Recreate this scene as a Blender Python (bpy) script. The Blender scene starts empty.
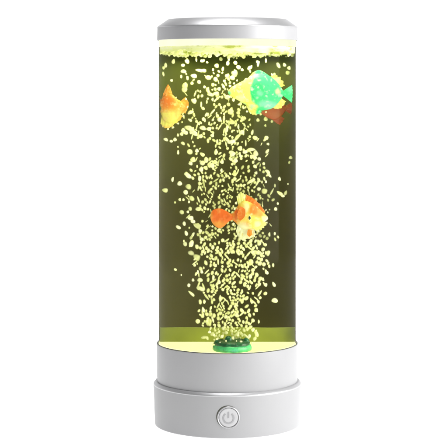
import bpy, bmesh, math, random
from mathutils import Vector, Matrix, noise
R = math.radians
random.seed(11)
scene = bpy.context.scene
COL = scene.collection
MM = 0.001                      # one unit of the tables below is a millimetre
CX, FOC, HOR, CAMZ = 227.3, 1650.0, 85.0, 338.2

# ------------------------------------------------------------------ helpers
def at(px, py, Y=0.0):
    """place in the lamp (mm) of a measured spot of the photograph at depth Y"""
    s = (FOC + Y) / FOC
    return Vector(((px - CX) * s, Y, CAMZ - (py - HOR) * s))

def link(name, me, mats, parent=None, smooth=30):
    o = bpy.data.objects.new(name, me)
    COL.objects.link(o)
    for m in (mats if isinstance(mats, (list, tuple)) else [mats]):
        me.materials.append(m)
    if smooth is not None:
        me.polygons.foreach_set('use_smooth', [True] * len(me.polygons))
        me.set_sharp_from_angle(angle=R(smooth))
    if parent is not None:
        o.parent = parent
    return o

def obj(name, bm, mats, parent=None, smooth=30):
    bmesh.ops.recalc_face_normals(bm, faces=bm.faces)
    for v in bm.verts:
        v.co *= MM
    me = bpy.data.meshes.new(name)
    bm.to_mesh(me); bm.free()
    return link(name, me, mats, parent, smooth)

def empty(name, label, cat, loc=(0, 0, 0), group=None):
    o = bpy.data.objects.new(name, None)
    COL.objects.link(o)
    o.empty_display_size = 0.02
    o.location = Vector(loc) * MM
    o['label'] = label; o['category'] = cat
    if group: o['group'] = group
    return o

def arc(cx, cz, r, a0, a1, n=6):
    return [(cx + r * math.cos(R(a0 + (a1 - a0) * i / n)), cz + r * math.sin(R(a0 + (a1 - a0) * i / n))) for i in range(n + 1)]

def lathe(bm, prof, seg=224, a0=0.0, a1=360.0, closed=True, ox=0, oy=0):
    """turn a profile [(radius, z)...]; closed = the profile is a loop"""
    full = abs(a1 - a0 - 360) < 1e-6
    n = seg if full else seg + 1
    rings = []
    for i in range(n):
        a = R(a0 + (a1 - a0) * i / seg)
        rings.append([bm.verts.new((ox + r * math.cos(a), oy + r * math.sin(a), z)) for r, z in prof])
    m = len(prof)
    for i in range(n if full else n - 1):
        A, B = rings[i], rings[(i + 1) % n]
        for j in range(m if closed else m - 1):
            k = (j + 1) % m
            q = [A[j], B[j], B[k], A[k]]
            try: bm.faces.new(q)
            except ValueError: pass
    if not full and closed:
        bm.faces.new(rings[0]); bm.faces.new(rings[-1][::-1])
    bmesh.ops.remove_doubles(bm, verts=bm.verts, dist=0.0005)
    return bm

# ------------------------------------------------------------------ materials
def mat(name):
    m = bpy.data.materials.new(name); m.use_nodes = True
    nt = m.node_tree; nt.nodes.clear()
    out = nt.nodes.new('ShaderNodeOutputMaterial')
    return m, nt, out

def N(nt, t, **kw):
    n = nt.nodes.new(t)
    for k, v in kw.items(): setattr(n, k, v)
    return n

def ramp(nt, fac, stops, interp='LINEAR'):
    n = nt.nodes.new('ShaderNodeValToRGB')
    n.color_ramp.interpolation = interp
    e = n.color_ramp.elements
    while len(e) < len(stops): e.new(0.5)
    for i, (p, c) in enumerate(stops):
        e[i].position = p; e[i].color = (*c, 1) if len(c) == 3 else c
    nt.links.new(fac, n.inputs[0])
    return n.outputs[0]

def noise_tex(nt, scale, detail=3, rough=0.55, coord='Object', stretch=None):
    tc = N(nt, 'ShaderNodeTexCoord'); src = tc.outputs[coord]
    if stretch:
        mp = N(nt, 'ShaderNodeMapping'); mp.inputs['Scale'].default_value = stretch
        nt.links.new(src, mp.inputs[0]); src = mp.outputs[0]
    n = N(nt, 'ShaderNodeTexNoise')
    n.inputs['Scale'].default_value = scale; n.inputs['Detail'].default_value = detail
    n.inputs['Roughness'].default_value = rough
    nt.links.new(src, n.inputs['Vector'])
    return n.outputs[0]

def add_bump(nt, bsdf, h, dist, strength=0.5):
    b = N(nt, 'ShaderNodeBump'); b.inputs['Distance'].default_value = dist
    b.inputs['Strength'].default_value = strength
    nt.links.new(h, b.inputs['Height']); nt.links.new(b.outputs[0], bsdf.inputs['Normal'])

def principled(name, col, rough=0.5, metal=0.0, var=0.06, scale=60, bump=0.0, coat=0.0, spec=0.5, trans_w=0.0, sss=0.0):
    m, nt, out = mat(name)
    p = N(nt, 'ShaderNodeBsdfPrincipled')
    f = noise_tex(nt, scale)
    a = tuple(c * (1 - var) for c in col); b = tuple(min(1, c * (1 + var)) for c in col)
    nt.links.new(ramp(nt, f, [(0.3, a), (0.7, b)]), p.inputs['Base Color'])
    p.inputs['Roughness'].default_value = rough
    p.inputs['Metallic'].default_value = metal
    p.inputs['Specular IOR Level'].default_value = spec
    p.inputs['Coat Weight'].default_value = coat
    p.inputs['Coat Roughness'].default_value = 0.15
    if sss:
        p.inputs['Subsurface Weight'].default_value = sss
        p.inputs['Subsurface Radius'].default_value = (0.004, 0.003, 0.002)
    if bump:
        add_bump(nt, p, noise_tex(nt, 900, 2), bump)
    nt.links.new(p.outputs[0], out.inputs[0])
    return m

M_silver = principled('satin_silver_plastic', (0.335, 0.335, 0.343), rough=0.40, metal=0.08, var=0.015, scale=30, bump=0.00003, spec=0.22)
M_bevel = principled('polished_silver', (0.52, 0.52, 0.53), rough=0.36, metal=0.72, var=0.015, scale=30)
M_seam = principled('satin_silver_seam', (0.48, 0.48, 0.49), rough=0.38, metal=0.6, var=0.015, scale=30)
M_lid = principled('satin_silver_lid', (0.355, 0.355, 0.365), rough=0.42, metal=0.15, var=0.015, scale=30, bump=0.00003)
M_ring = principled('button_ring_metal', (0.45, 0.45, 0.46), rough=0.3, metal=0.4, var=0.02)
M_button = principled('button_plastic', (0.45, 0.45, 0.46), rough=0.45, var=0.02)
M_symbol = principled('printed_grey_symbol', (0.30, 0.30, 0.31), rough=0.5, var=0.05)
M_gap_shade = principled('dark_gap_shade', (0.05, 0.05, 0.035), rough=0.6)  # dark colour that stands in for the shade in narrow gaps
M_lit_band = principled('olive_lit_band', (0.24, 0.27, 0.03), rough=0.45, var=0.18, scale=25, sss=0.0)  # olive of the lit strip, put into the colour
M_green = principled('green_bubbler_plastic', (0.07, 0.46, 0.19), rough=0.25, var=0.35, scale=160, bump=0.0004)
M_darkgreen = principled('dark_green_bubbler_plastic', (0.008, 0.085, 0.035), rough=0.3, var=0.5, scale=200, bump=0.0004)
M_foam = None

def emis(name, col, strength, var=0.0):
    m, nt, out = mat(name)
    e = N(nt, 'ShaderNodeEmission')
    f = noise_tex(nt, 45, 3)
    a = tuple(c * (1 - var) for c in col)
    nt.links.new(ramp(nt, f, [(0.35, a), (0.65, col)]), e.inputs[0])
    e.inputs[1].default_value = strength
    nt.links.new(e.outputs[0], out.inputs[0])
    return m
M_glow = emis('lit_base_diffuser', (1.0, 0.99, 0.50), 1.4, 0.06)
M_glow_top = emis('added_lid_glow', (1.0, 1.0, 0.74), 1.1, 0.10)  # glow given to the lid's inner ring, which is no lamp

def glassy(name, tint, ior, rough=0.02, amount=1.0):
    """thin clear wall: straight-through transparency with a fresnel reflection on top"""
    m, nt, out = mat(name)
    t = N(nt, 'ShaderNodeBsdfTransparent'); t.inputs[0].default_value = (*tint, 1)
    g = N(nt, 'ShaderNodeBsdfGlossy'); g.inputs['Roughness'].default_value = rough
    fr = N(nt, 'ShaderNodeFresnel'); fr.inputs[0].default_value = ior
    mu = N(nt, 'ShaderNodeMath', operation='MULTIPLY'); mu.inputs[1].default_value = amount
    # only the outer face of the wall mirrors; the inner face is wetted and clear
    ge = N(nt, 'ShaderNodeNewGeometry'); iv = N(nt, 'ShaderNodeMath', operation='SUBTRACT'); iv.inputs[0].default_value = 1.0
    nt.links.new(ge.outputs['Backfacing'], iv.inputs[1])
    m0 = N(nt, 'ShaderNodeMath', operation='MULTIPLY')
    nt.links.new(fr.outputs[0], m0.inputs[0]); nt.links.new(iv.outputs[0], m0.inputs[1])
    nt.links.new(m0.outputs[0], mu.inputs[0])
    mx = N(nt, 'ShaderNodeMixShader')
    nt.links.new(mu.outputs[0], mx.inputs[0]); nt.links.new(t.outputs[0], mx.inputs[1]); nt.links.new(g.outputs[0], mx.inputs[2])
    nt.links.new(mx.outputs[0], out.inputs[0])
    return m
M_glass = glassy('clear_acrylic', (0.995, 0.998, 0.99), 1.20, 0.03, 0.35)
M_water = glassy('yellowish_water', (0.97, 0.985, 0.86), 1.05, 0.05, 0.0)

# olive film lining the back of the tube: brownish, greener towards the top and sides
def film_mat():
    m, nt, out = mat('olive_backing_film')
    p = N(nt, 'ShaderNodeBsdfPrincipled')
    tc = N(nt, 'ShaderNodeTexCoord'); sx = N(nt, 'ShaderNodeSeparateXYZ')
    nt.links.new(tc.outputs['Object'], sx.inputs[0])
    mr = N(nt, 'ShaderNodeMapRange'); mr.inputs[1].default_value = 0.20; mr.inputs[2].default_value = 0.37
    nt.links.new(sx.outputs[2], mr.inputs[0])
    n1 = noise_tex(nt, 26, 4, 0.6)
    ad = N(nt, 'ShaderNodeMath', operation='MULTIPLY_ADD'); ad.inputs[1].default_value = 0.9; 
    sb = N(nt, 'ShaderNodeMath', operation='SUBTRACT'); sb.inputs[1].default_value = 0.5
    nt.links.new(n1, sb.inputs[0]); nt.links.new(sb.outputs[0], ad.inputs[0]); nt.links.new(mr.outputs[0], ad.inputs[2])
    c = ramp(nt, ad.outputs[0], [(0.0, FILM_LO), (0.55, FILM_MID), (1.0, FILM_HI)])
    nt.links.new(c, p.inputs['Base Color'])
    p.inputs['Roughness'].default_value = 0.75
    p.inputs['Specular IOR Level'].default_value = 0.15
    nt.links.new(p.outputs[0], out.inputs[0])
    return m
FILM_LO, FILM_MID, FILM_HI = (0.086, 0.073, 0.049), (0.074, 0.068, 0.040), (0.058, 0.064, 0.022)
M_film = film_mat()

def bubble_mat(name, col, col2):
    m, nt, out = mat(name)
    d = N(nt, 'ShaderNodeBsdfDiffuse'); tr = N(nt, 'ShaderNodeBsdfTranslucent')
    oi = N(nt, 'ShaderNodeObjectInfo')
    c = ramp(nt, oi.outputs['Random'], [(0.0, col), (1.0, col2)])
    nt.links.new(c, d.inputs[0]); nt.links.new(c, tr.inputs[0])
    m1 = N(nt, 'ShaderNodeMixShader'); m1.inputs[0].default_value = 0.45
    nt.links.new(d.outputs[0], m1.inputs[1]); nt.links.new(tr.outputs[0], m1.inputs[2])
    g = N(nt, 'ShaderNodeBsdfGlossy'); g.inputs['Roughness'].default_value = 0.18
    m2 = N(nt, 'ShaderNodeMixShader'); m2.inputs[0].default_value = 0.05
    nt.links.new(m1.outputs[0], m2.inputs[1]); nt.links.new(g.outputs[0], m2.inputs[2])
    # soft clear rim of each air bubble
    lw = N(nt, 'ShaderNodeLayerWeight'); lw.inputs[0].default_value = 0.5
    f = ramp(nt, lw.outputs['Facing'], [(0.06, (0, 0, 0)), (0.52, (0.97, 0.97, 0.97))])
    t = N(nt, 'ShaderNodeBsdfTransparent')
    m3 = N(nt, 'ShaderNodeMixShader')
    nt.links.new(f, m3.inputs[0]); nt.links.new(m2.outputs[0], m3.inputs[1]); nt.links.new(t.outputs[0], m3.inputs[2])
    nt.links.new(m3.outputs[0], out.inputs[0])
    return m
M_bub = bubble_mat('air_bubble', (0.97, 0.98, 0.60), (0.99, 0.98, 0.78))
M_fine = bubble_mat('fine_air_bubble', (0.98, 0.98, 0.62), (0.98, 0.98, 0.62))

def foam_mat():
    m, nt, out = mat('lit_foam')
    d = N(nt, 'ShaderNodeBsdfDiffuse'); tr = N(nt, 'ShaderNodeBsdfTranslucent')
    f = noise_tex(nt, 110, 4, 0.6, stretch=(0.45, 0.45, 1.3))
    c = ramp(nt, f, [(0.34, (0.50, 0.55, 0.12)), (0.44, (0.96, 0.97, 0.62)), (0.60, (0.99, 0.99, 0.86))])
    nt.links.new(c, d.inputs[0]); nt.links.new(c, tr.inputs[0])
    mx = N(nt, 'ShaderNodeMixShader'); mx.inputs[0].default_value = 0.45
    nt.links.new(d.outputs[0], mx.inputs[1]); nt.links.new(tr.outputs[0], mx.inputs[2])
    nt.links.new(mx.outputs[0], out.inputs[0])
    return m
M_foam = foam_mat()

# ------------------------------------------------------------------ the setting
m, nt, out = mat('translucent_white_floor')  # translucent so that the lamp added beneath whitens it
d = N(nt, 'ShaderNodeBsdfDiffuse'); t = N(nt, 'ShaderNodeBsdfTranslucent')
c = ramp(nt, noise_tex(nt, 3, 2), [(0.3, (0.90, 0.90, 0.90)), (0.7, (0.92, 0.92, 0.92))])
nt.links.new(c, d.inputs[0]); nt.links.new(c, t.inputs[0])
mx = N(nt, 'ShaderNodeMixShader'); mx.inputs[0].default_value = 0.5
nt.links.new(d.outputs[0], mx.inputs[1]); nt.links.new(t.outputs[0], mx.inputs[2]); nt.links.new(mx.outputs[0], out.inputs[0])
M_floor = m
bm = bmesh.new()
bmesh.ops.create_circle(bm, cap_ends=True, segments=96, radius=1600)
g = obj('ground', bm, M_floor, smooth=None)
g['kind'] = 'structure'

# ------------------------------------------------------------------ the lamp
lamp = empty('bubble_lamp', 'tall clear cylinder lamp with silver lid and silver base, filled with bubbles and toy fish', 'lamp')

# foot: slightly flared ring with a soft rounded shoulder
prof = [(60, 0.0), (70.6, 0.0)] + arc(71.0, 1.4, 1.4, -80, -5, 4) + [(73.7, 40.0), (73.0, 40.4), (70.0, 42.6), (60, 42.6)]
foot = obj('foot', lathe(bmesh.new(), prof), M_silver, lamp, 40)
obj('foot_bevel', lathe(bmesh.new(), [(71.5, 39.6), (73.66, 39.6)] + arc(72.2, 40.5, 1.5, 0, 40, 5) + arc(71.0, 42.1, 1.35, 48, 90, 5) + [(69.0, 43.45), (69.0, 42.0)]), M_seam, foot, 60)
# collar above it
prof = [(60, 43.0), (70.0, 43.0), (70.0, 46.0)] + [(70.35, 47.5), (70.5, 79.2)] + arc(70.0, 80.1, 0.5, 0, 90, 5) + [(69.55, 80.6), (69.55, 79.0), (60, 79.0)]
collar = obj('collar', lathe(bmesh.new(), prof), M_silver, lamp, 40)
# dark ring painted in for the shadowed gap between tube and collar
obj('gap_shade_ring', lathe(bmesh.new(), [(69.5, 79.4), (70.0, 79.4), (70.0, 81.2), (69.5, 81.2)]), M_gap_shade, lamp)
# lit diffuser plate in the base
obj('light_diffuser', lathe(bmesh.new(), [(0.0, 79.3), (68.5, 79.3), (68.5, 81.0), (0.0, 81.0)], closed=False), M_glow, lamp)
# tube
obj('tube', lathe(bmesh.new(), [(68.55, 80.0), (69.45, 80.0), (69.45, 384.0), (68.55, 384.0)]), M_glass, lamp)
# backing film round the back half
obj('backing_film', lathe(bmesh.new(), [(68.05, 81.2), (68.4, 81.2), (68.4, 376.0), (68.05, 376.0)], seg=120, a0=-6, a1=186), M_film, lamp)
# added low plate across the base, coloured as the lit lower back wall
bm = bmesh.new()
nx = 40
vs = []
for i in range(nx + 1):
    x = -67.7 + 135.4 * i / nx
    ztop = 95.6 + 0.25 * math.sin(x * 0.11)
    vs.append([bm.verts.new((x, 1.0, 81.3)), bm.verts.new((x, 1.0, ztop - 0.5)), bm.verts.new((x, 1.5, ztop)), bm.verts.new((x, 2.4, ztop)), bm.verts.new((x, 2.9, ztop - 0.5)), bm.verts.new((x, 2.9, 81.3))])
for i in range(nx):
    for j in range(6):
        bm.faces.new([vs[i][j], vs[i + 1][j], vs[i + 1][(j + 1) % 6], vs[i][(j + 1) % 6]])
bm.faces.new(vs[0]); bm.faces.new(vs[-1][::-1])
obj('lit_band', bm, M_lit_band, lamp)
# lid
prof = [(0, 402.6), (52, 402.6), (57.5, 402.9)] + [(58.0, 402.4), (68.0, 395.9), (69.8, 395.7)] + [(70.15, 383.6)] + arc(69.75, 383.1, 0.4, 0, -90, 3) + [(69.55, 382.7), (69.55, 385.5), (0, 385.5)]
lid = obj('lid', lathe(bmesh.new(), prof, closed=False), M_lid, lamp, 25)
obj('lid_bevel', lathe(bmesh.new(), [(57.5, 402.0), (57.8, 403.2), (58.6, 403.6), (59.6, 403.4), (69.3, 396.6), (70.05, 395.9), (70.15, 395.3), (66, 395.3)], closed=True), M_bevel, lid, 40)
obj('lid_glow_ring', lathe(bmesh.new(), [(68.0, 376.2), (68.5, 376.2), (68.5, 385.4), (0, 385.4), (0, 384.6), (68.0, 384.6)], closed=False), M_glow_top, lamp)  # added glowing ring for the bright band below the lid

# power button on the foot
bz = 20.4; bx = 1.2
def rfoot(x, z):
    rr = 72.35 + (73.7 - 72.35) * (z / 40.0)
    return -math.sqrt(rr * rr - x * x)
def polar_patch(bm, rings, cx, cz, n=72, cap=True):
    """rings of (radius, lift from the foot surface) wrapped on the curved foot"""
    R_ = []
    for r, l in rings:
        ring = []
        for i in range(n):
            a = 2 * math.pi * i / n
            x, z = cx + r * math.cos(a), cz + r * math.sin(a)
            ring.append(bm.verts.new((x, rfoot(x, z) - l, z)))
        R_.append(ring)
    for A, B in zip(R_, R_[1:]):
        for i in range(n):
            bm.faces.new([A[i], A[(i + 1) % n], B[(i + 1) % n], B[i]])
    if cap: bm.faces.new(R_[-1][::-1])
    return bm
ringp = [(10.9, -0.3), (10.9, 0.3), (10.7, 0.9), (10.2, 1.25), (9.8, 1.0), (9.5, 0.5), (9.35, -0.3)]
bm_crescent = polar_patch(bmesh.new(), [(11.0, -0.3), (11.0, 0.12), (10.6, 0.22), (9.0, 0.22), (9.0, -0.3)], bx - 0.75, bz + 0.5, cap=False)
button = obj('power_button', polar_patch(bmesh.new(), [(9.15, -0.4), (9.15, 0.35), (8.9, 0.75), (8.3, 0.95), (7.6, 0.85), (5, 0.7), (0.5, 0.65)], bx, bz), M_button, lamp, 50)
obj('button_shade_ring', bm_crescent, M_gap_shade, button, 60)  # off-centre dark ring painted in as the shadow crescent at upper left
obj('button_ring', polar_patch(bmesh.new(), ringp, bx, bz, cap=False), M_ring, button, 60)
bm = bmesh.new()
def strip(bm, pts_in, pts_out, lift=1.0, th=0.14):
    a = [bm.verts.new((x, rfoot(x, z) - lift, z)) for x, z in pts_in]
    b = [bm.verts.new((x, rfoot(x, z) - lift, z)) for x, z in pts_out]
    a2 = [bm.verts.new((v.co.x, v.co.y + th * 2, v.co.z)) for v in a]
    b2 = [bm.verts.new((v.co.x, v.co.y + th * 2, v.co.z)) for v in b]
    for i in range(len(a) - 1):
        bm.faces.new([a[i], b[i], b[i + 1], a[i + 1]])
        bm.faces.new([a[i], a[i + 1], a2[i + 1], a2[i]])
        bm.faces.new([b[i], b2[i], b2[i + 1], b[i + 1]])
    bm.faces.new([a[0], a2[0], b2[0], b[0]]); bm.faces.new([a[-1], b[-1], b2[-1], a2[-1]])
aa = [R(90 + 38 + (360 - 76) * i / 48) for i in range(49)]
strip(bm, [(bx + 4.3 * math.cos(a), bz - 0.5 + 4.3 * math.sin(a)) for a in aa], [(bx + 5.7 * math.cos(a), bz - 0.5 + 5.7 * math.sin(a)) for a in aa])
strip(bm, [(bx - 0.65, bz + 5.6), (bx - 0.65, bz - 0.3)], [(bx + 0.65, bz + 5.6), (bx + 0.65, bz - 0.3)])
obj('power_symbol', bm, M_symbol, button, 30)

# green bubbler standing at the front of the base
bub = bpy.data.objects.new('bubbler', None); COL.objects.link(bub); bub.parent = lamp
BY = -49.0
bc = at(232, 350, BY); BX = bc.x
def wob(bm, amp, sc):
    for v in bm.verts:
        n = noise.noise(Vector(v.co) * sc)
        d = Vector((v.co.x - BX, v.co.y - BY, 0)); 
        if d.length > 1: v.co += d.normalized() * n * amp
        v.co.z += noise.noise(Vector(v.co) * sc + Vector((7, 3, 1))) * amp * 0.5
    return bm
bm = lathe(bmesh.new(), [(0, 81.05), (18.2, 81.05), (19.0, 82.2), (18.9, 84.2), (18.3, 86.0), (17.0, 87.0), (15.5, 87.3), (0, 87.4)], seg=72, closed=False, ox=BX, oy=BY)
obj('bubbler_ring', wob(bm, 0.5, 0.22), M_green, bub, 60)
bm = lathe(bmesh.new(), [(0, 86.6), (17.4, 86.6), (17.7, 88.0), (16.0, 89.8), (12.5, 90.7), (7, 91.0), (0, 91.0)], seg=72, closed=False, ox=BX, oy=BY)
obj('bubbler_dome', wob(bm, 1.1, 0.2), M_darkgreen, bub, 60)
for (px, rr, h) in ((228.5, 3.4, 95.2), (246, 2.8, 93.2), (217, 2.4, 91.6)):
    q = at(px, 340, BY)
    bm = lathe(bmesh.new(), [(0, 89), (rr * 1.25, 89), (rr * 1.1, h - 3), (rr * 0.8, h - 1), (rr * 0.35, h), (0, h)], seg=28, closed=False, ox=q.x, oy=BY - 3 + (0 if px < 240 else 2))
    obj('nozzle', wob(bm, 0.5, 0.4), M_darkgreen, bub, 60)

# ------------------------------------------------------------------ water and foam
bm = lathe(bmesh.new(), [(0, 81.6), (67.9, 81.6), (67.9, 373.5), (0, 373.5)], seg=160, closed=False)
w = obj('water', bm, M_water, None, 30)
w['label'] = 'yellowish water filling the clear tube of the lamp'; w['category'] = 'water'; w['kind'] = 'stuff'

ICO = {}
def ico(bm, c, r, sub=1, ell=(1, 1, 1), rot=0.0, jit=0.0):
    if sub not in ICO:
        t = bmesh.new(); bmesh.ops.create_icosphere(t, subdivisions=sub, radius=1.0)
        ICO[sub] = ([v.co.copy() for v in t.verts], [[v.index for v in f.verts] for f in t.faces]); t.free()
    M = Matrix.Translation(c) @ Matrix.Rotation(rot, 4, 'Y') @ Matrix.Diagonal((*ell, 1))
    off = Vector([random.uniform(0, 50) for _ in range(3)])
    vs = [bm.verts.new(M @ (v * r * (1 + jit * 2.5 * noise.noise(v + off)))) for v in ICO[sub][0]]
    for f in ICO[sub][1]: bm.faces.new([vs[i] for i in f])

bm = bmesh.new()
# floating foam sheet with a ragged underside, then loose bubbles hanging under it
nr, na = 10, 150
top, bot = [], []
for j in range(nr + 1):
    r = 67.7 * (j / nr) ** 0.7
    tr, br = [], []
    for i in range(na):
        a = 2 * math.pi * i / na
        x, y = r * math.cos(a), r * math.sin(a)
        n = noise.noise(Vector((x * 0.10, y * 0.10, 0.3))); n2 = noise.noise(Vector((x * 0.33, y * 0.33, 5)))
        n3 = noise.noise(Vector((x * 0.12, y * 0.12, 9.3)))
        tr.append(bm.verts.new((x, y, 376.6 + 2.6 * n3 + 1.2 * n2)))
        br.append(bm.verts.new((x, y, 370.4 + 3.2 * n + 2.2 * n2)))
    top.append(tr); bot.append(br)
for T in (top, bot):
    for j in range(nr):
        for i in range(na):
            bm.faces.new([T[j][i], T[j][(i + 1) % na], T[j + 1][(i + 1) % na], T[j + 1][i]])
for i in range(na):
    bm.faces.new([top[-1][i], top[-1][(i + 1) % na], bot[-1][(i + 1) % na], bot[-1][i]])
bmesh.ops.remove_doubles(bm, verts=bm.verts, dist=0.01)
bmesh.ops.recalc_face_normals(bm, faces=bm.faces)
for k in range(430):
    a = random.uniform(0, 2 * math.pi); r = 66.4 * math.sqrt(random.random())
    if random.random() < 0.5: a = random.uniform(math.pi, 2 * math.pi)
    x, y = r * math.cos(a), r * math.sin(a)
    n = noise.noise(Vector((x * 0.10, y * 0.10, 0.3)))
    s = random.uniform(0.7, 2.1) * random.uniform(0.7, 1.2)
    ico(bm, (x, y, 370.9 + 3.4 * n + 1.5 * noise.noise(Vector((x * 0.3, y * 0.3, 5))) - abs(random.gauss(0, 1.3 + 1.6 * max(0, noise.noise(Vector((x * 0.07, y * 0.07, 4))))))), s, 2, (1, 1, random.uniform(0.8, 1.3)), random.uniform(-.6, .6), 0.10)
f = obj('foam', bm, M_foam, None, 60)
f['label'] = 'pale yellow foam floating on the water under the silver lid'; f['category'] = 'foam'; f['kind'] = 'stuff'

# ------------------------------------------------------------------ fish
def catmull(p0, p1, p2, p3, u):
    return 0.5 * ((2 * p1) + (-p0 + p2) * u + (2 * p0 - 5 * p1 + 4 * p2 - p3) * u * u + (-p0 + 3 * p1 - 3 * p2 + p3) * u ** 3)
def interp(tab, t):
    """smooth curve through a table of (position, value)"""
    n = len(tab)
    for i in range(n - 1):
        if t <= tab[i + 1][0] or i == n - 2:
            a, b = tab[i], tab[i + 1]
            u = max(0, min(1, (t - a[0]) / (b[0] - a[0])))
            h = b[0] - a[0]
            def slope(j):
                j0, j1 = max(0, j - 1), min(n - 1, j + 1)
                return (tab[j1][1] - tab[j0][1]) / (tab[j1][0] - tab[j0][0])
            m0, m1 = slope(i) * h, slope(i + 1) * h
            return (2*u**3 - 3*u*u + 1) * a[1] + (u**3 - 2*u*u + u) * m0 + (-2*u**3 + 3*u*u) * b[1] + (u**3 - u*u) * m1

class Fish:
    def __init__(s, name, label, cx, cy, Y, group):
        s.c = at(cx, cy, Y); s.cx, s.cy, s.Y = cx, cy, Y
        s.k = (FOC + Y) / FOC
        s.root = empty(name, label, 'toy fish', s.c, group)
    def L(s, px, py, y=0.0):
        return Vector(((px - s.cx) * s.k, y, -(py - s.cy) * s.k))
    def body(s, up, lo, th, mat, name='body', n=44, seg=28, wob=0.35):
        x0, x1 = up[0][0], up[-1][0]
        bm = bmesh.new(); rings = []
        for i in range(n + 1):
            u = i / n; u = 0.5 - 0.5 * math.cos(math.pi * u)
            x = x0 + (x1 - x0) * u
            yu, yl = interp(up, x), interp(lo, x)
            h = max(0.05, (yl - yu) / 2); cyy = (yl + yu) / 2; tt = interp(th, (x - x0) / (x1 - x0))
            ring = []
            for j in range(seg):
                a = 2 * math.pi * j / seg
                ca, sa = math.cos(a), math.sin(a)
                yy = tt * math.copysign(abs(ca) ** 0.9, ca)
                v = s.L(x, cyy - h * sa, yy)
                q = noise.noise(v * 0.35 + s.c) * wob
                v.y += q * (1 if ca > 0 else -1) * abs(ca)
                ring.append(bm.verts.new(v))
            rings.append(ring)
        for A, B in zip(rings, rings[1:]):
            for j in range(seg):
                bm.faces.new([A[j], A[(j + 1) % seg], B[(j + 1) % seg], B[j]])
        bm.faces.new(rings[0][::-1]); bm.faces.new(rings[-1])
        return obj(name, bm, mat, s.root, 80)
    def fin(s, base, tip, mat, name, y=0.0, th=0.9, rays=7, flare=0.0, m=8, amp=0.35, scallop=0.0):
        """a ribbed fin between a base line and a tip line (same number of points)"""
        bm = bmesh.new(); n = rays * 6
        def along(pts, u):
            t = u * (len(pts) - 1); i = min(int(t), len(pts) - 2); f = t - i
            g = lambda j: Vector(pts[max(0, min(len(pts) - 1, j))])
            return catmull(g(i - 1), g(i), g(i + 1), g(i + 2), f)
        F, B = [], []
        for i in range(n + 1):
            u = i / n; b, t = along(base, u), along(tip, u)
            rc = math.cos(u * rays * 2 * math.pi)
            fr, br = [], []
            for j in range(m + 1):
                w = j / m
                p = b.lerp(t, w * (1 + scallop * rc * w * 0.5))
                tk = th * (1 - 0.65 * w) * (0.75 + 0.25 * rc) * (0.35 if i in (0, n) else 1)
                yo = y + flare * w * w + amp * w * math.sin(u * rays * 2.1)
                fr.append(bm.verts.new(s.L(p.x, p.y, yo - tk / 2))); br.append(bm.verts.new(s.L(p.x, p.y, yo + tk / 2)))
            F.append(fr); B.append(br)
        for i in range(n):
            for j in range(m):
                bm.faces.new([F[i][j], F[i][j + 1], F[i + 1][j + 1], F[i + 1][j]])
                bm.faces.new([B[i][j], B[i + 1][j], B[i + 1][j + 1], B[i][j + 1]])
            bm.faces.new([F[i][m], B[i][m], B[i + 1][m], F[i + 1][m]])
            bm.faces.new([F[i][0], F[i + 1][0], B[i + 1][0], B[i][0]])
        for i in (0, n):
            for j in range(m):
                bm.faces.new([F[i][j], B[i][j], B[i][j + 1], F[i][j + 1]])
        return obj(name, bm, mat, s.root, 80)
    def eye(s, px, py, y, r, mat, pupil=None, ell=1.0):
        bm = bmesh.new(); p = s.L(px, py, y)
        bmesh.ops.create_uvsphere(bm, u_segments=20, v_segments=12, radius=r, matrix=Matrix.Translation(p) @ Matrix.Diagonal((1, 0.55, ell, 1)))
        e = obj('eye', bm, mat, s.root, 80)
        if pupil:
            bm = bmesh.new(); p = s.L(px, py, y - r * 0.34)
            bmesh.ops.create_uvsphere(bm, u_segments=16, v_segments=10, radius=r * 0.8, matrix=Matrix.Translation(p) @ Matrix.Diagonal((1, 0.5, ell, 1)))
            obj('pupil', bm, pupil, e, 80)

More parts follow.
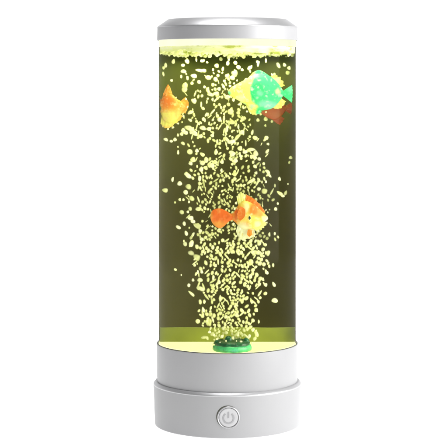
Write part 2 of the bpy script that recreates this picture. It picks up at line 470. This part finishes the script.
def patch_mat(name, base, patches, speck=None, speck_scale=260, rough=0.32, spec=0.4, tl=0.3):
    """soft rubber with moulded-in colour patches; patches = (x, z, radius x, radius z, colour, edge) in mm of the fish's own space"""
    m, nt, out = mat(name)
    tc = N(nt, 'ShaderNodeTexCoord')
    nz = N(nt, 'ShaderNodeTexNoise'); nz.inputs['Scale'].default_value = 140; nz.inputs['Detail'].default_value = 3
    nt.links.new(tc.outputs['Object'], nz.inputs['Vector'])
    # warp
    vm = N(nt, 'ShaderNodeVectorMath', operation='MULTIPLY_ADD')
    vm.inputs[1].default_value = (0.005, 0.005, 0.005)
    nt.links.new(nz.outputs['Color'], vm.inputs[0]); nt.links.new(tc.outputs['Object'], vm.inputs[2])
    prev = None
    rgb = N(nt, 'ShaderNodeRGB'); rgb.outputs[0].default_value = (*base, 1); prev = rgb.outputs[0]
    for (x, z, rx, rz, c, edge) in patches:
        mp = N(nt, 'ShaderNodeVectorMath', operation='SUBTRACT'); mp.inputs[1].default_value = ((x + 2.5) * MM, 0.0025, (z + 2.5) * MM)
        nt.links.new(vm.outputs[0], mp.inputs[0])
        ml = N(nt, 'ShaderNodeVectorMath', operation='MULTIPLY'); ml.inputs[1].default_value = (1 / (rx * MM), 0, 1 / (rz * MM))
        nt.links.new(mp.outputs[0], ml.inputs[0])
        ln = N(nt, 'ShaderNodeVectorMath', operation='LENGTH'); nt.links.new(ml.outputs[0], ln.inputs[0])
        f = ramp(nt, ln.outputs['Value'], [(max(0.0, 1 - edge) , (1, 1, 1)), (1.0, (0, 0, 0))])
        mx = N(nt, 'ShaderNodeMix', data_type='RGBA'); mx.inputs['B'].default_value = (*c, 1)
        nt.links.new(f, mx.inputs['Factor']); nt.links.new(prev, mx.inputs['A']); prev = mx.outputs['Result']
    if speck:
        n2 = N(nt, 'ShaderNodeTexNoise'); n2.inputs['Scale'].default_value = speck_scale; n2.inputs['Detail'].default_value = 2
        nt.links.new(tc.outputs['Object'], n2.inputs['Vector'])
        f = ramp(nt, n2.outputs[0], [(0.54, (0, 0, 0)), (0.68, (0.7, 0.7, 0.7))])
        mx = N(nt, 'ShaderNodeMix', data_type='RGBA'); mx.inputs['B'].default_value = (*speck, 1)
        nt.links.new(f, mx.inputs['Factor']); nt.links.new(prev, mx.inputs['A']); prev = mx.outputs['Result']
    p = N(nt, 'ShaderNodeBsdfPrincipled')
    nt.links.new(prev, p.inputs['Base Color']); p.inputs['Roughness'].default_value = rough
    p.inputs['Specular IOR Level'].default_value = spec
    add_bump(nt, p, noise_tex(nt, 420, 2), 0.0006, 0.6)
    tr = N(nt, 'ShaderNodeBsdfTranslucent'); nt.links.new(prev, tr.inputs[0])
    mx = N(nt, 'ShaderNodeMixShader'); mx.inputs[0].default_value = tl
    nt.links.new(p.outputs[0], mx.inputs[1]); nt.links.new(tr.outputs[0], mx.inputs[2])
    nt.links.new(mx.outputs[0], out.inputs[0])
    return m

GRN, MINT, YEL, PALE = (0.07, 0.80, 0.33), (0.25, 0.92, 0.58), (0.95, 0.88, 0.22), (0.98, 0.95, 0.55)
ORG, LORG, BRN, RED = (0.90, 0.20, 0.035), (0.95, 0.42, 0.08), (0.48, 0.10, 0.028), (0.80, 0.14, 0.03)
FG = 'soft toy fish floating in the lamp'

# --- green and yellow fish, facing left
F = Fish('toy_fish', 'green toy fish with a yellow face near the top of the lamp, facing left', 257, 93, -7, FG)
mg = patch_mat('green_yellow_fish', YEL, [(-17, -6, 7, 6, PALE, 0.7), (-16, 7, 5, 6, (0.95, 0.66, 0.20), 0.8), (-7, 13, 6, 4, (0.95, 0.74, 0.25), 0.8), (-6, -14, 6, 4, PALE, 0.8), (17, 2.5, 25.5, 23, GRN, 0.10), (8, -11, 9, 5, MINT, 0.6), (2, 8, 6, 4, (0.04, 0.66, 0.30), 0.8), (-3, -3, 4, 5, (0.04, 0.66, 0.30), 0.8), (21, 1, 4, 4, PALE, 0.8), (-29, 0, 4.5, 4, (0.2, 0.8, 0.4), 0.4), (5, 21, 10, 6, GRN, 0.3), (-1, 17, 5, 3, MINT, 0.7), (4, -19, 6.5, 6, GRN, 0.3), (14, -13, 8, 6, MINT, 0.5)], speck=(0.62, 0.98, 0.75))
up = [(228, 91), (231, 87.6), (238, 83.4), (246, 79.2), (252, 75.0), (259, 73), (266, 74.6), (273, 78), (279, 84.2), (283.5, 91.3)]
lo = [(228, 93), (231, 96.2), (238, 100.3), (246, 105.0), (252, 108.5), (259, 110.5), (266, 110), (273, 107.8), (279, 102), (283.5, 95.2)]
F.body(up, lo, [(0, 0.6), (0.12, 2.8), (0.35, 5.2), (0.6, 4.9), (0.85, 2.4), (1, 1.0)], mg)
mgt = patch_mat('green_fish_tail', GRN, [(34, 4, 6, 4, MINT, 0.8)], speck=MINT)
F.fin([(282, 91.5), (282.3, 93), (282, 95)], [(292.2, 84.8), (292.6, 93.5), (292.0, 102.8)], mgt, 'tail', rays=6, scallop=0.03)
F.fin([(249, 77), (257, 74), (266, 76.5)], [(253, 72.2), (260, 70.2), (269, 75.5)], mg, 'dorsal_fin', rays=5)
my = patch_mat('yellow_fish_fin', YEL, [(20, 12, 5, 4, PALE, 0.7)], speck=PALE)
F.fin([(268, 78), (274, 82), (280, 88)], [(273.5, 75.2), (280, 77.5), (284.6, 85.5)], my, 'rear_dorsal_fin', rays=4, scallop=0.25)
F.fin([(270, 106), (276, 103), (281, 98)], [(275, 108.8), (281, 108), (286, 101.5)], my, 'anal_fin', rays=4, scallop=0.12)
F.fin([(246, 105), (252, 108), (259, 108.5)], [(250, 113.5), (256, 115), (262, 112)], mg, 'pelvic_fin', rays=4, scallop=0.12)
F.fin([(251, 88), (250.4, 91), (251, 94)], [(256, 83.5), (262, 85), (264, 91), (261, 97), (256, 99.5)], patch_mat('green_side_fin', (0.05, 0.68, 0.30), [(3, -1, 5, 4, MINT, 0.8)], speck=(0.7, 0.98, 0.8)), 'side_fin', y=-5.4, flare=-1.4, rays=5, th=0.7)
F.eye(239.5, 88.5, -3.9, 1.7, principled('pale_eye', (0.90, 0.62, 0.18), 0.2), None)

# --- brown orange fish behind it
F = Fish('toy_fish', 'dull brown orange toy fish half hidden behind the green fish', 274, 109, 9, FG)
mb = patch_mat('brown_fish', BRN, [(4, -6, 9, 5, (0.50, 0.14, 0.04), 0.7)], speck=(0.55, 0.2, 0.06), tl=0.15)
up = [(258, 108), (262, 104), (268, 100), (275, 99), (281, 102), (286, 106)]
lo = [(258, 110), (262, 114), (268, 118), (275, 120), (281, 116.5), (286, 110.5)]
F.body(up, lo, [(0, 0.6), (0.2, 2.4), (0.5, 3.6), (0.8, 2.2), (1, 0.8)], mb)
F.fin([(285, 106.5), (285.5, 108.5), (285, 110.5)], [(291.5, 102), (292.2, 108), (291.0, 114.5)], mb, 'tail', rays=5, scallop=0.05)
F.fin([(270, 117.5), (276, 119), (281, 116)], [(275, 122), (280, 124.5), (284.5, 118.5)], mb, 'pelvic_fin', rays=4, scallop=0.1)
F.eye(263, 107.5, -2.2, 1.2, principled('brown_fish_eye', (0.7, 0.4, 0.2), 0.2), principled('brown_fish_pupil', (0.01, 0.01, 0.01), 0.15))

# --- orange fish at the left wall, facing left
F = Fish('toy_fish', 'orange toy fish with yellow belly against the left wall of the tube', 170, 106, -3, FG)
mo = patch_mat('orange_yellow_fish', (0.92, 0.40, 0.07), [(-2, 5, 12, 8, (0.90, 0.26, 0.045), 0.6), (-3, -13, 17, 11, YEL, 0.45), (8, -8, 5, 7, (0.95, 0.62, 0.16), 0.7), (-10.5, -2, 2.2, 3.2, (0.10, 0.42, 0.16), 0.5)], speck=(0.97, 0.72, 0.30))
up = [(160.4, 101), (163, 96.5), (167, 93.5), (172, 94.5), (177, 98.8), (181, 101.0), (185.5, 102)]
lo = [(160.4, 112), (163, 119.5), (168, 123), (173, 122.5), (178, 118.5), (182, 113), (185.5, 108.5)]
F.body(up, lo, [(0, 1.4), (0.2, 3.2), (0.5, 4.3), (0.8, 2.6), (1, 1.0)], mo)
F.fin([(161.8, 101), (166, 95.5), (173, 97)], [(163.0, 94), (168, 84.5), (172, 92.5)], mo, 'dorsal_fin', rays=4, scallop=0.03)
F.fin([(161.3, 103), (161.3, 107), (161.5, 110)], [(159.7, 97), (159.8, 103), (159.9, 107)], mo, 'snout_fin', rays=3)
F.fin([(180, 101.5), (182.5, 106), (180, 112)], [(185.5, 97.0), (188.8, 104), (185.5, 113.5)], mo, 'tail', rays=5, scallop=0.04, th=1.4)
F.fin([(162, 114), (167, 119.5), (175, 117.5)], [(160.5, 123.8), (165, 128.0), (173, 126.6)], mo, 'pelvic_fin', rays=4, scallop=0.08, th=1.2)
F.fin([(172, 118), (175, 117), (178, 113)], [(173.5, 124.5), (178.5, 121.5), (183, 116)], mo, 'anal_fin', rays=3, scallop=0.12)

# --- orange fish in the middle, facing right
F = Fish('toy_fish', 'orange and yellow toy fish with a paddle tail amid the bubble column, facing right', 240, 216, -22, FG)
mm = patch_mat('orange_fish_body', (0.95, 0.76, 0.17), [(20, 2, 6, 5, (0.93, 0.42, 0.08), 0.6), (6, -8, 5, 4, (0.93, 0.46, 0.10), 0.7), (17, -8, 5, 4, PALE, 0.7), (6, 9, 3.5, 6, PALE, 0.6), (2, -16, 12, 12, (0.98, 0.96, 0.72), 0.5), (-5, 3, 6.5, 14, (0.93, 0.34, 0.06), 0.5), (-4, 3, 3, 9, RED, 0.8), (14, 7, 7, 8, (0.92, 0.30, 0.05), 0.5), (27, -3, 6, 4, (0.98, 0.96, 0.80), 0.6)], speck=(0.98, 0.93, 0.55))
up = [(231, 214.5), (235, 210.5), (239, 204), (244, 200.5), (250, 202), (257, 206.5), (263, 212), (268, 217)]
lo = [(231, 219), (235, 222), (239, 226.5), (244, 229.5), (250, 229.5), (257, 227.5), (263, 223.5), (268, 219)]
F.body(up, lo, [(0, 1.2), (0.25, 4.2), (0.5, 5.0), (0.8, 3.0), (1, 0.8)], mm)
mt = patch_mat('orange_fish_tail', ORG, [(-22, -8, 13, 5, LORG, 0.7), (-29, 0, 3.5, 8, LORG, 0.7)], speck=(0.95, 0.38, 0.10), tl=0.35)
up = [(210.4, 214.5), (212, 211.0), (216, 208.8), (221, 208.6), (226, 210.8), (231, 213.6), (236, 214.8), (240, 215.5)]
lo = [(210.4, 218), (212, 222.5), (216, 226.8), (220, 228.2), (224, 226.2), (229, 221.5), (235, 219.5), (240, 219.5)]
F.body(up, lo, [(0, 0.5), (0.3, 1.3), (0.7, 1.8), (1, 1.4)], mt, name='tail', wob=0.9)
md = patch_mat('orange_fish_crest', (0.88, 0.25, 0.04), [(13, 9, 3, 3, (0.95, 0.5, 0.1), 0.7)], speck=(0.95, 0.5, 0.15))
F.fin([(245, 201), (252, 204), (264, 214)], [(246.5, 194.5), (256, 200.5), (265.3, 211.5)], md, 'dorsal_fin', rays=6, th=1.8, scallop=0.04)
mp_ = patch_mat('pale_fish_fin', (0.90, 0.90, 0.32), [(-2, 20, 4, 4, PALE, 0.8)], speck=(0.98, 0.95, 0.6))
F.fin([(238, 205), (242, 201.5), (246, 201)], [(236.5, 196.5), (241, 192.5), (246, 195.5)], mp_, 'front_fin', rays=4, th=1.2, scallop=0.1)
F.fin([(238, 224), (244, 227), (254, 226.5)], [(236.0, 231), (241, 240.0), (255.0, 236.5)], patch_mat('white_fish_fin', (0.97, 0.96, 0.74), [], speck=(0.95, 0.80, 0.3)), 'pelvic_fin', rays=5, th=1.3, scallop=0.1)
F.fin([(247.6, 229.8), (249.5, 229.2), (251.6, 229.8)], [(246.9, 234.3), (249.3, 236.4), (252.2, 234.3)], patch_mat('orange_fish_pelvic', (0.92, 0.36, 0.05), [], speck=LORG), 'pelvic_fin', y=-3.0, rays=3, th=1.8)
F.fin([(253, 228), (259, 225.5), (264.5, 221.5)], [(256.5, 231.5), (262.5, 228.5), (267.5, 223.0)], mp_, 'anal_fin', rays=5, th=1.1, scallop=0.3)
F.fin([(238, 211), (237.3, 214), (237.6, 217.5)], [(240.5, 206.0), (244.6, 208.5), (245.2, 213.5), (243.6, 217.5), (240.0, 220.5)], md, 'side_fin', y=-5.0, flare=-1.2, rays=4, th=0.9)
F.eye(249.6, 217.5, -4.9, 1.4, principled('white_eye', (0.85, 0.8, 0.4), 0.2), principled('black_pupil', (0.012, 0.012, 0.01), 0.12), 1.6)

# ------------------------------------------------------------------ bubbles
protos = []
def make_proto(kind):
    bm = bmesh.new()
    r = bmesh.ops.create_icosphere(bm, subdivisions=3, radius=1.0)
    off = Vector((kind * 3.1, kind * 1.7, 0.4))
    for v in bm.verts:
        n = noise.noise(v.co * 0.9 + off)
        v.co *= 1 + 0.13 * n
        if kind % 3 == 1:          # bean
            v.co.x += 0.30 * v.co.z * v.co.z - 0.1
        if kind % 3 == 2:          # drop
            v.co.x *= 1 - 0.18 * v.co.z; v.co.y *= 1 - 0.18 * v.co.z
    for v in bm.verts: v.co *= 1
    me = bpy.data.meshes.new('bubble')
    for v in bm.verts: v.co *= MM
    bm.to_mesh(me); bm.free()
    me.materials.append(M_bub)
    me.polygons.foreach_set('use_smooth', [True] * len(me.polygons))
    return me
meshes = [make_proto(k) for k in range(9)]
LABEL = 'small pale yellow air bubble rising through the olive water'
GROUP = 'air bubbles rising in the lamp'
count = 0
placed = []
proto_obj = None
def bubble(px, py, w, h, tilt=0.0, Y=None):
    """w, h = width and height as measured; tilt in degrees, clockwise positive"""
    global count, proto_obj
    if Y is None: Y = random.uniform(-50, 12)
    x = (px - CX)
    lim = 62.5 ** 2 - x * x
    ymax = math.sqrt(lim) if lim > 0 else 0
    Y = max(-ymax, min(min(ymax, 40), Y))
    p = at(px, py, Y)
    rad = math.hypot(p.x, p.y)
    if rad > 65.5 - w / 2:
        p.x *= (65.5 - w / 2) / rad
    me = random.choice(meshes)
    if proto_obj is None:
        proto_obj = bpy.data.objects.new('bubble', me)
        proto_obj['label'] = LABEL; proto_obj['category'] = 'bubble'; proto_obj['group'] = GROUP
        o = proto_obj
    else:
        o = proto_obj.copy(); o.data = me
    COL.objects.link(o)
    k = (FOC + Y) / FOC / 2
    o.location = p * MM
    o.scale = (w * k, (w + h) / 2 * k * 0.9, h * k)
    o.rotation_euler = (0, R(tilt), 0)
    count += 1
    placed.append((px, py, max(w, h)))

T = """165.6 65.3 3.2 5 0;160.9 67.9 3 3.5 0;163.3 74 2.6 5 -8;173.4 61.4 3.6 5 15;171.5 80.4 3 3 0;182.9 65.3 4.2 3.2 0;183.5 71.3 5.5 4 8;187.4 60.9 3.6 6 -10
181.2 76.5 2.6 3.6 0;187.4 78 3 4.6 -10;194 76 6.2 4.4 10;185 85.5 5.6 6.2 20;192 83.2 3.6 3.6 0;199 82 4 4 0;196.3 59.2 2.2 5 0;199.6 70.4 7.5 3.8 8;208.4 77.6 6.2 4.8 0
216.7 65.7 4.4 4.6 0;227.9 63.1 3.6 5 10;228.8 58 3 5 0;235.4 62.8 4 4 0;238.5 67.2 5 4 20;242.2 69.8 3 3 0;226.8 76 4 4 0;215.6 79.3 4.5 4.8 0;224.3 81 3 3 0;234.6 73.7 6.5 6 30
232.4 77.6 5.5 5 0;203.5 70.6 6 4 0;213 69.8 2.4 3 0;201.7 60.9 3 3 0;249 68 3 4.4 20;204.5 87 3 3 0;223.4 86.5 2.4 4 0;251 67.2 3 4.6 25;258.3 63.7 2.8 6 15;265.9 60.3 2.2 5 0
278.4 65.3 3.8 6 -25;284.5 64.8 3.4 4 -20;289.0 68 3.6 4 0;287.6 72.8 4.6 4.6 0;274.5 74.3 3.2 3.2 0;184.5 89.5 6 6 35;208 90.6 3.6 6.5 -30;210.5 94.5 6.5 4 15;215.7 93.4 6.5 3.6 -20
219 89 3.8 3.8 0;224 86.7 2.5 2.5 0;206.8 101.7 2 4 5;212.6 99.5 2.4 3.6 0;201.2 104.5 2.4 6 0;194 101 5.8 4.8 30;190.6 112.3 6.5 4 -20;190.2 120.2 4.5 3 30;206.2 114.6 2.8 4.6 30
203.2 119 2.8 4 15;212.6 111.8 2.6 7 42;224 118.3 2.8 5.6 8;226.9 97.3 4.6 4.6 0;228.5 104.5 4 4 0;229 111.8 3 5 0;229 122.4 3 4 0;198.4 123.5 2.4 3.8 -35;209.2 123.5 2.2 4 0
202.9 128 6.6 4.6 15;209 129 5 4 0;226.3 129.6 2.8 7 15;188.4 128 7.5 5.4 15;183.3 130.2 4.5 4.5 0;181.6 134 3.8 4 0;194.5 133 6 4.4 20;231 111.7 6 6 30;238.4 112.8 4 4 0
232 122.3 7.2 4.8 0;242.9 119 5 4 20;244.5 125 2.5 4 -20;238.4 126.8 2.4 5 0;226.7 129.5 3.6 6 10;252.3 132.3 3 5.4 15;255.1 137.9 5.6 4.4 20;258 120 3.8 3.8 0;265.7 119 4.4 4.4 0
271.9 121.5 3 3 0;265.4 125.6 2.5 2.8 0;266.3 137.9 4.6 4.6 0;268 144 3 3 0;267.4 151.3 3.6 5.5 35;241.7 132.3 6 4.6 -30;237.3 137.4 4 8 40;231.7 141.8 8 4.6 -15;227.2 139.6 3.8 7 -40
240 148.5 5 5 0;231.7 152.4 6 4 0;250.7 149.6 9 4 -8;255.7 153.4 5.6 6 0;165.9 139.5 5 3.4 25;171.2 141.2 3.6 3 0;175 139.5 4 4 0;177.9 135 2.4 3.2 0;185.7 132.8 5 4 0
191 129 7 4.6 15;182.9 143.4 4.6 3.4 30;177.9 146.8 2 2.4 0;178.1 152.3 2.6 4.6 0;189.8 151.8 6 5.6 0;196.9 150.7 4 4 0;195.2 133.9 6 4 30;200.2 136.2 5 4 15;202.4 154.6 5.4 3.8 35
193 159.6 5.4 5.4 20;190.7 163.5 4.2 4 0;202.4 163 5.6 5 0;186.3 173.6 4.6 3.8 0;201.3 169.6 4.4 5 0;292.0 157.6 3.8 3.6 -20;289.3 162.4 2.4 3.2 20;254.7 166.3 3.6 3.6 0
259.2 159 4 3.8 0;267.8 171.6 6 3.6 35;256 173 3.4 3.2 0;253.8 157 7 4.4 20;172.6 179.5 2.8 5 10;179.8 183.4 5.2 4.8 0;163.7 190.4 6 4.6 10;187.6 175.6 8 4.6 35
188.5 186.7 6 5.4 30;185.7 192.3 5 5 0;191.8 198.5 5 6 -35;179.8 199.6 3 3.4 0;183.5 199.6 3 3.2 0;175 202.4 2.4 2.6 0;189 201.8 2.4 3 0;181.8 212.2 5 4.6 10;190.2 208.8 4 4.4 0
187.9 211.9 2.8 3 0;198.5 209 6.4 4.6 -10;190.7 218 6 5 0;199.6 178.4 3.8 6 0;198.3 188.4 2 5 10;199.5 183.5 3 4 0;268.9 174.5 3.2 7.4 -35;279.5 178.9 3 4 -20;265.9 181.7 2.4 3.2 0
287.9 184 1.5 1.8 0;251 181.2 7 3.8 -30;257.7 182.3 3 8.4 30;258.8 180 3 5 -35;258.8 189 4.4 4 0;264.4 191.2 6.4 6 0;275 185.6 2.6 4 0;271.9 191.8 2.8 8 28;279.8 193.4 6.6 3.8 35
285.6 192.9 3.4 5 25;282.8 195.9 4 3.2 0;260 196.2 2.4 3 0;277.8 203.5 2.4 2.6 0;275.6 209 3.4 3.6 0;262.4 204.6 1.8 6.5 0;267.8 212.4 1.8 2.2 0;178.4 227.3 5.8 3.6 30;184.2 223.7 3.6 4.6 0
186.3 233.2 3.8 5.4 -20;193.3 234.3 2.8 4 15;200.2 231 4 4 0;197.4 226 8 5.4 25;193 221.5 5 4 0;185.1 244 4.4 5 0;191.3 244 5 6 20;196.9 246.8 4 5 -20;191.3 253 7 5 20
196.9 257.5 7.4 6.6 35;201.7 254 2.8 3.6 0;194.6 265.2 2.8 3 0;175.3 269.6 3.4 2.8 20;181.3 275 1.6 2.2 0;269.4 234.5 2.8 4.6 0;274.7 233.7 2.4 3.4 0;270.6 225 1.6 4 -40;258.8 241.8 6.2 3.8 35
265 244.8 4 3.2 20;250.8 245 3.4 4.6 0;256.6 252.4 8 4.4 20;252.5 252 4 4 0;268.1 253 4.6 6 25;261 259.4 4 3.6 15;258.8 263.5 2.8 4 0;269.2 266.3 2.8 3.8 0;273.1 265.2 2.8 4 0
251 261.8 5.5 5.8 0;188.8 285.3 3.4 4 0;191.6 293.8 7.6 3.2 40;193 280 3 3.4 0;197.8 272 2.4 4 0;201.7 271.6 3 4 0;200 280 5.4 4.4 0;201.3 288.8 7.4 4.4 30;197.8 321.3 5 4.6 20
202.5 316 4 3.8 0;203.3 309.8 2.8 6 -15;204.4 302 3 3.6 30;208.8 322 6.5 7.5 20;204.8 337.2 7.4 3.6 -5;266.9 272.8 3.8 3.6 0;263 279.4 2.8 3.8 -20;259 281.7 3 3.6 30;265.6 284.8 4 3.8 20
273.9 284.4 3.4 5.4 -25;274.7 300.5 6.2 5.0 5;259.8 293.4 2.8 7 32;256.7 310.6 3 3 0;258.8 321.6 2.4 4 0;256.7 334 4.2 6.4 -15;250.5 276.3 3.8 4.6 0;206 160 4.5 6 0;216 152 4 6 5
215 162 6 4.4 0;222 162 4 4 0;206 168 4 4.4 0;232.5 154 5.5 5 0;245 152 5 4 -20;235.5 160.5 5 5 -10;212 165.5 6 5 30"""
for row in T.replace('\n', ';').split(';'):
    a = [float(v) for v in row.split()]
    px, py, w_, h_, tl_ = a
    Y = None
    # keep clear of the fish: bubbles next to a fish float behind it
    if (226 < px < 290 and 68 < py < 126): Y = random.uniform(14, 32) if px < 280 else 12
    if (207 < px < 272 and 190 < py < 240): Y = random.uniform(-8, 25)
    if px < 190 and 84 < py < 130: Y = random.uniform(6, 20)
    if py > 270: Y = random.uniform(-62, -34)
    bubble(px, py, w_ * 1.12, h_ * 1.12, tl_, Y)

# a few drift in front of the middle fish and the bubbler
for row in '212.5 226.5 3 3;219 229.5 4 3;236 203 3 4;244 197.5 3 3.6;262.5 205.5 1.8 4;266 210 2 3;258 231 3.4 2.6;266.5 222.5 3 2.4;240 229 3.4 4;233.5 224 3 4;236 236 4 3;245 240.5 3.6 3;226.5 209 3.4 2.4;234.5 208.5 2.6 4;255 234 2.4 3;217 339 4 3;222 336.5 4 4;226 341 3 3;233 338 4 5;238 335 4 4;241 341.5 4 3;213.5 344.5 4 2.6;249.5 336 4 5;252 343 3 3;229 347 2.6 3.4;242 345 2.4 2.8;220 342.5 2 2.4;236.5 341 2 2.8;209.5 332 4.5 4;214 335 4 4;253 330 4 5'.split(';'):
    a = [float(v) for v in row.split()]
    bubble(a[0], a[1], a[2] * 0.85, a[3] * 0.85, random.uniform(-30, 30), -33 if a[1] < 300 else -60)

for row in '230 86 4 3.4;234 83.5 3 3;229 97 4 4;233.5 100.5 3.6 3.6;239 104.5 4 3;243.5 108 3 3.4;237 80.5 2.4 3;247 111.5 3.4 3;266 112 3 2.6;272 74.5 3 4;186 99 3 3.4;187.5 107 2.6 3.6;183.5 116 3.4 3;178 123.5 3.6 3;173 127.5 4 3;168 129 3.4 3;162 126.5 3 3;176 97.5 2 2.6;250 76.5 2 2.2;244 97 2.2 3'.split(';'):
    a = [float(v) for v in row.split()]
    bubble(a[0], a[1], a[2] * 0.8, a[3] * 0.8, random.uniform(-30, 30), -16)

# the dense column: width and weight at each height
left = [(56, 185), (100, 192), (130, 186), (165, 190), (200, 193), (240, 194), (270, 200), (300, 206), (322, 206), (342, 210)]
right = [(56, 250), (100, 262), (130, 258), (165, 262), (200, 264), (240, 266), (270, 262), (300, 255), (322, 251), (342, 249)]
def lerp_tab(tab, y):
    for (a, va), (b, vb) in zip(tab, tab[1:]):
        if y <= b: return va + (vb - va) * (y - a) / (b - a)
    return tab[-1][1]
def colY(py):
    u = max(0, min(1, (342 - py) / 200))
    return random.gauss(-44 + 26 * u, 4 + 16 * u)
def in_fish(px, py, m=1.5):
    if 208 - m < px < 235 and 206 - m < py < 230 + m: return True
    if 234 - m < px < 270 + m and 191 - m < py < 240 + m: return True
    if 226 < px < 296 and 68 < py < 126: return True
    if px < 190 and 82 < py < 130: return True
    return False
rest = 300 - count
tries = 0
while count < 300 and tries < 40000:
    tries += 1
    py = 100 + 241 * random.random() ** 0.62
    L_, R_ = lerp_tab(left, py), lerp_tab(right, py)
    px = (L_ + R_) / 2 + random.gauss(0, 0.30) * (R_ - L_)
    if not (L_ - 2 < px < R_ + 2): continue
    if py < 150 and random.random() < 0.5: continue
    if any(abs(px - a) < 2.6 + s * 0.3 and abs(py - b) < 2.6 + s * 0.3 for a, b, s in placed): continue
    if in_fish(px, py) : continue
    if py > 342: continue
    s = random.uniform(3.2, 5.2)
    e = random.choice((1.0, 1.15, 1.5, 1.9))
    bubble(px, py, s / math.sqrt(e), s * math.sqrt(e), random.uniform(-50, 50), colY(py) if py > 240 else None)

# everything finer than that: one mass
bm = bmesh.new()
nf = 0
grid = []
cells = {}
tr_ = 0
while nf < 920 and tr_ < 60000:
    tr_ += 1
    py = 58 + 283 * random.random() ** 0.55
    L_, R_ = lerp_tab(left, py), lerp_tab(right, py)
    px = random.uniform(L_ - 6, R_ + 6) if random.random() < 0.5 else (L_ + R_) / 2 + random.gauss(0, 0.24) * (R_ - L_)
    edge = min(px - L_, R_ - px)
    if edge < 4 and random.random() < 0.6: continue
    if py < 150 and random.random() < 0.25: continue
    # leave the dark gaps of the column open
    if noise.noise(Vector((px * 0.13, py * 0.10, 2.2))) < -0.10 and random.random() < 0.85: continue
    s = random.uniform(1.3, 2.6) * (0.85 if py < 150 else 0.9 if py < 230 else 1.0)
    key = (int(px / 3), int(py / 3)); near = False
    for i in (-1, 0, 1):
        for j in (-1, 0, 1):
            for (qx, qy, qs) in cells.get((key[0] + i, key[1] + j), ()):
                if math.hypot(px - qx, py - qy) < (s + qs) * 0.66: near = True
    if near: continue
    f_ = in_fish(px, py, 0)
    Y = colY(py)
    if py < 240: Y = random.uniform(-20, 30)
    if f_: Y = random.uniform(16, 34)
    p = at(px, py, Y)
    if math.hypot(p.x, p.y) > 62: continue
    cells.setdefault(key, []).append((px, py, s))
    e = random.uniform(1.0, 1.7)
    if random.random() < 0.12: e = 3.0
    ico(bm, p, s, 2, (1 / math.sqrt(e), 1, math.sqrt(e)), R(random.uniform(-55, 55)), 0.07)
    nf += 1
fb = obj('fine_bubbles', bm, M_fine, None, 80)
fb['label'] = 'dense mass of fine yellow bubbles forming the middle of the column'; fb['category'] = 'bubbles'; fb['kind'] = 'stuff'

# ------------------------------------------------------------------ light
def area(name, loc, target, size, power, col=(1, 1, 1), sy=None):
    l = bpy.data.lights.new(name, 'AREA'); l.shape = 'RECTANGLE' if sy else 'SQUARE'
    l.size = size
    if sy: l.size_y = sy
    l.energy = power; l.color = col
    o = bpy.data.objects.new(name, l); COL.objects.link(o)
    o.location = loc
    o.rotation_euler = (Vector(target) - Vector(loc)).to_track_quat('-Z', 'Y').to_euler()
    return o
area('softbox_right', (1.9, -0.75, 0.7), (0, 0, 0.2), 2.0, 84, (1, 0.995, 0.98))
area('softbox_above', (0.0, -0.05, 1.35), (0, -0.05, 0.3), 0.6, 12, sy=0.95)
area('added_floor_backlight', (0, 0, -0.35), (0, 0, 0), 4.4, 125)  # unseen lamp added below the floor to keep it shadowless white
area('added_top_fill', (0, 0, 0.3635), (0, 0, 0), 0.09, 0.20, (0.95, 1.0, 0.50))  # added fill that lights the bubbles from above

w = bpy.data.worlds.new('World'); scene.world = w; w.use_nodes = True
nt = w.node_tree; nt.nodes.clear()
out = N(nt, 'ShaderNodeOutputWorld'); bg = N(nt, 'ShaderNodeBackground')
tc = N(nt, 'ShaderNodeTexCoord'); sx = N(nt, 'ShaderNodeSeparateXYZ')
nt.links.new(tc.outputs['Generated'], sx.inputs[0])
# white cyclorama behind, dimmer studio on the camera's side, a little brighter to the right
mr = N(nt, 'ShaderNodeMapRange'); mr.interpolation_type = 'SMOOTHSTEP'
mr.inputs[1].default_value = -0.15; mr.inputs[2].default_value = 0.35; mx_ = N(nt, 'ShaderNodeMapRange'); mx_.inputs[1].default_value = -0.8; mx_.inputs[2].default_value = 0.6; mx_.inputs[3].default_value = 0.22; mx_.inputs[4].default_value = 0.80
nt.links.new(sx.outputs[0], mx_.inputs[0]); nt.links.new(mx_.outputs[0], mr.inputs[3]); mr.inputs[4].default_value = 1.12
nt.links.new(sx.outputs[1], mr.inputs[0])
m2 = N(nt, 'ShaderNodeMapRange'); m2.interpolation_type = 'SMOOTHSTEP'      # the cyclorama ends overhead
m2.inputs[1].default_value = 0.25; m2.inputs[2].default_value = 0.55; m2.inputs[3].default_value = 1.0; m2.inputs[4].default_value = 0.28
nt.links.new(sx.outputs[2], m2.inputs[0])
m3 = N(nt, 'ShaderNodeMath', operation='MULTIPLY'); nt.links.new(mr.outputs[0], m3.inputs[0]); nt.links.new(m2.outputs[0], m3.inputs[1])
nt.links.new(m3.outputs[0], bg.inputs['Strength']); bg.inputs['Color'].default_value = (1, 1, 1, 1)
nt.links.new(bg.outputs[0], out.inputs[0])

# ------------------------------------------------------------------ camera
cam = bpy.data.cameras.new('camera'); co = bpy.data.objects.new('camera', cam); COL.objects.link(co)
co.location = (0, -FOC * MM, CAMZ * MM); co.rotation_euler = (R(90), 0, 0)
cam.sensor_width = 36; cam.lens = 36 * FOC / 448
cam.shift_x = -(CX - 224) / 448; cam.shift_y = -(224 - HOR) / 448
cam.clip_start = 0.05; cam.clip_end = 100
scene.camera = co
scene.view_settings.view_transform = 'Standard'; scene.view_settings.look = 'None'
scene.view_settings.exposure = 0; scene.view_settings.gamma = 1
scene.cycles.transparent_max_bounces = 24
scene.cycles.max_bounces = 10
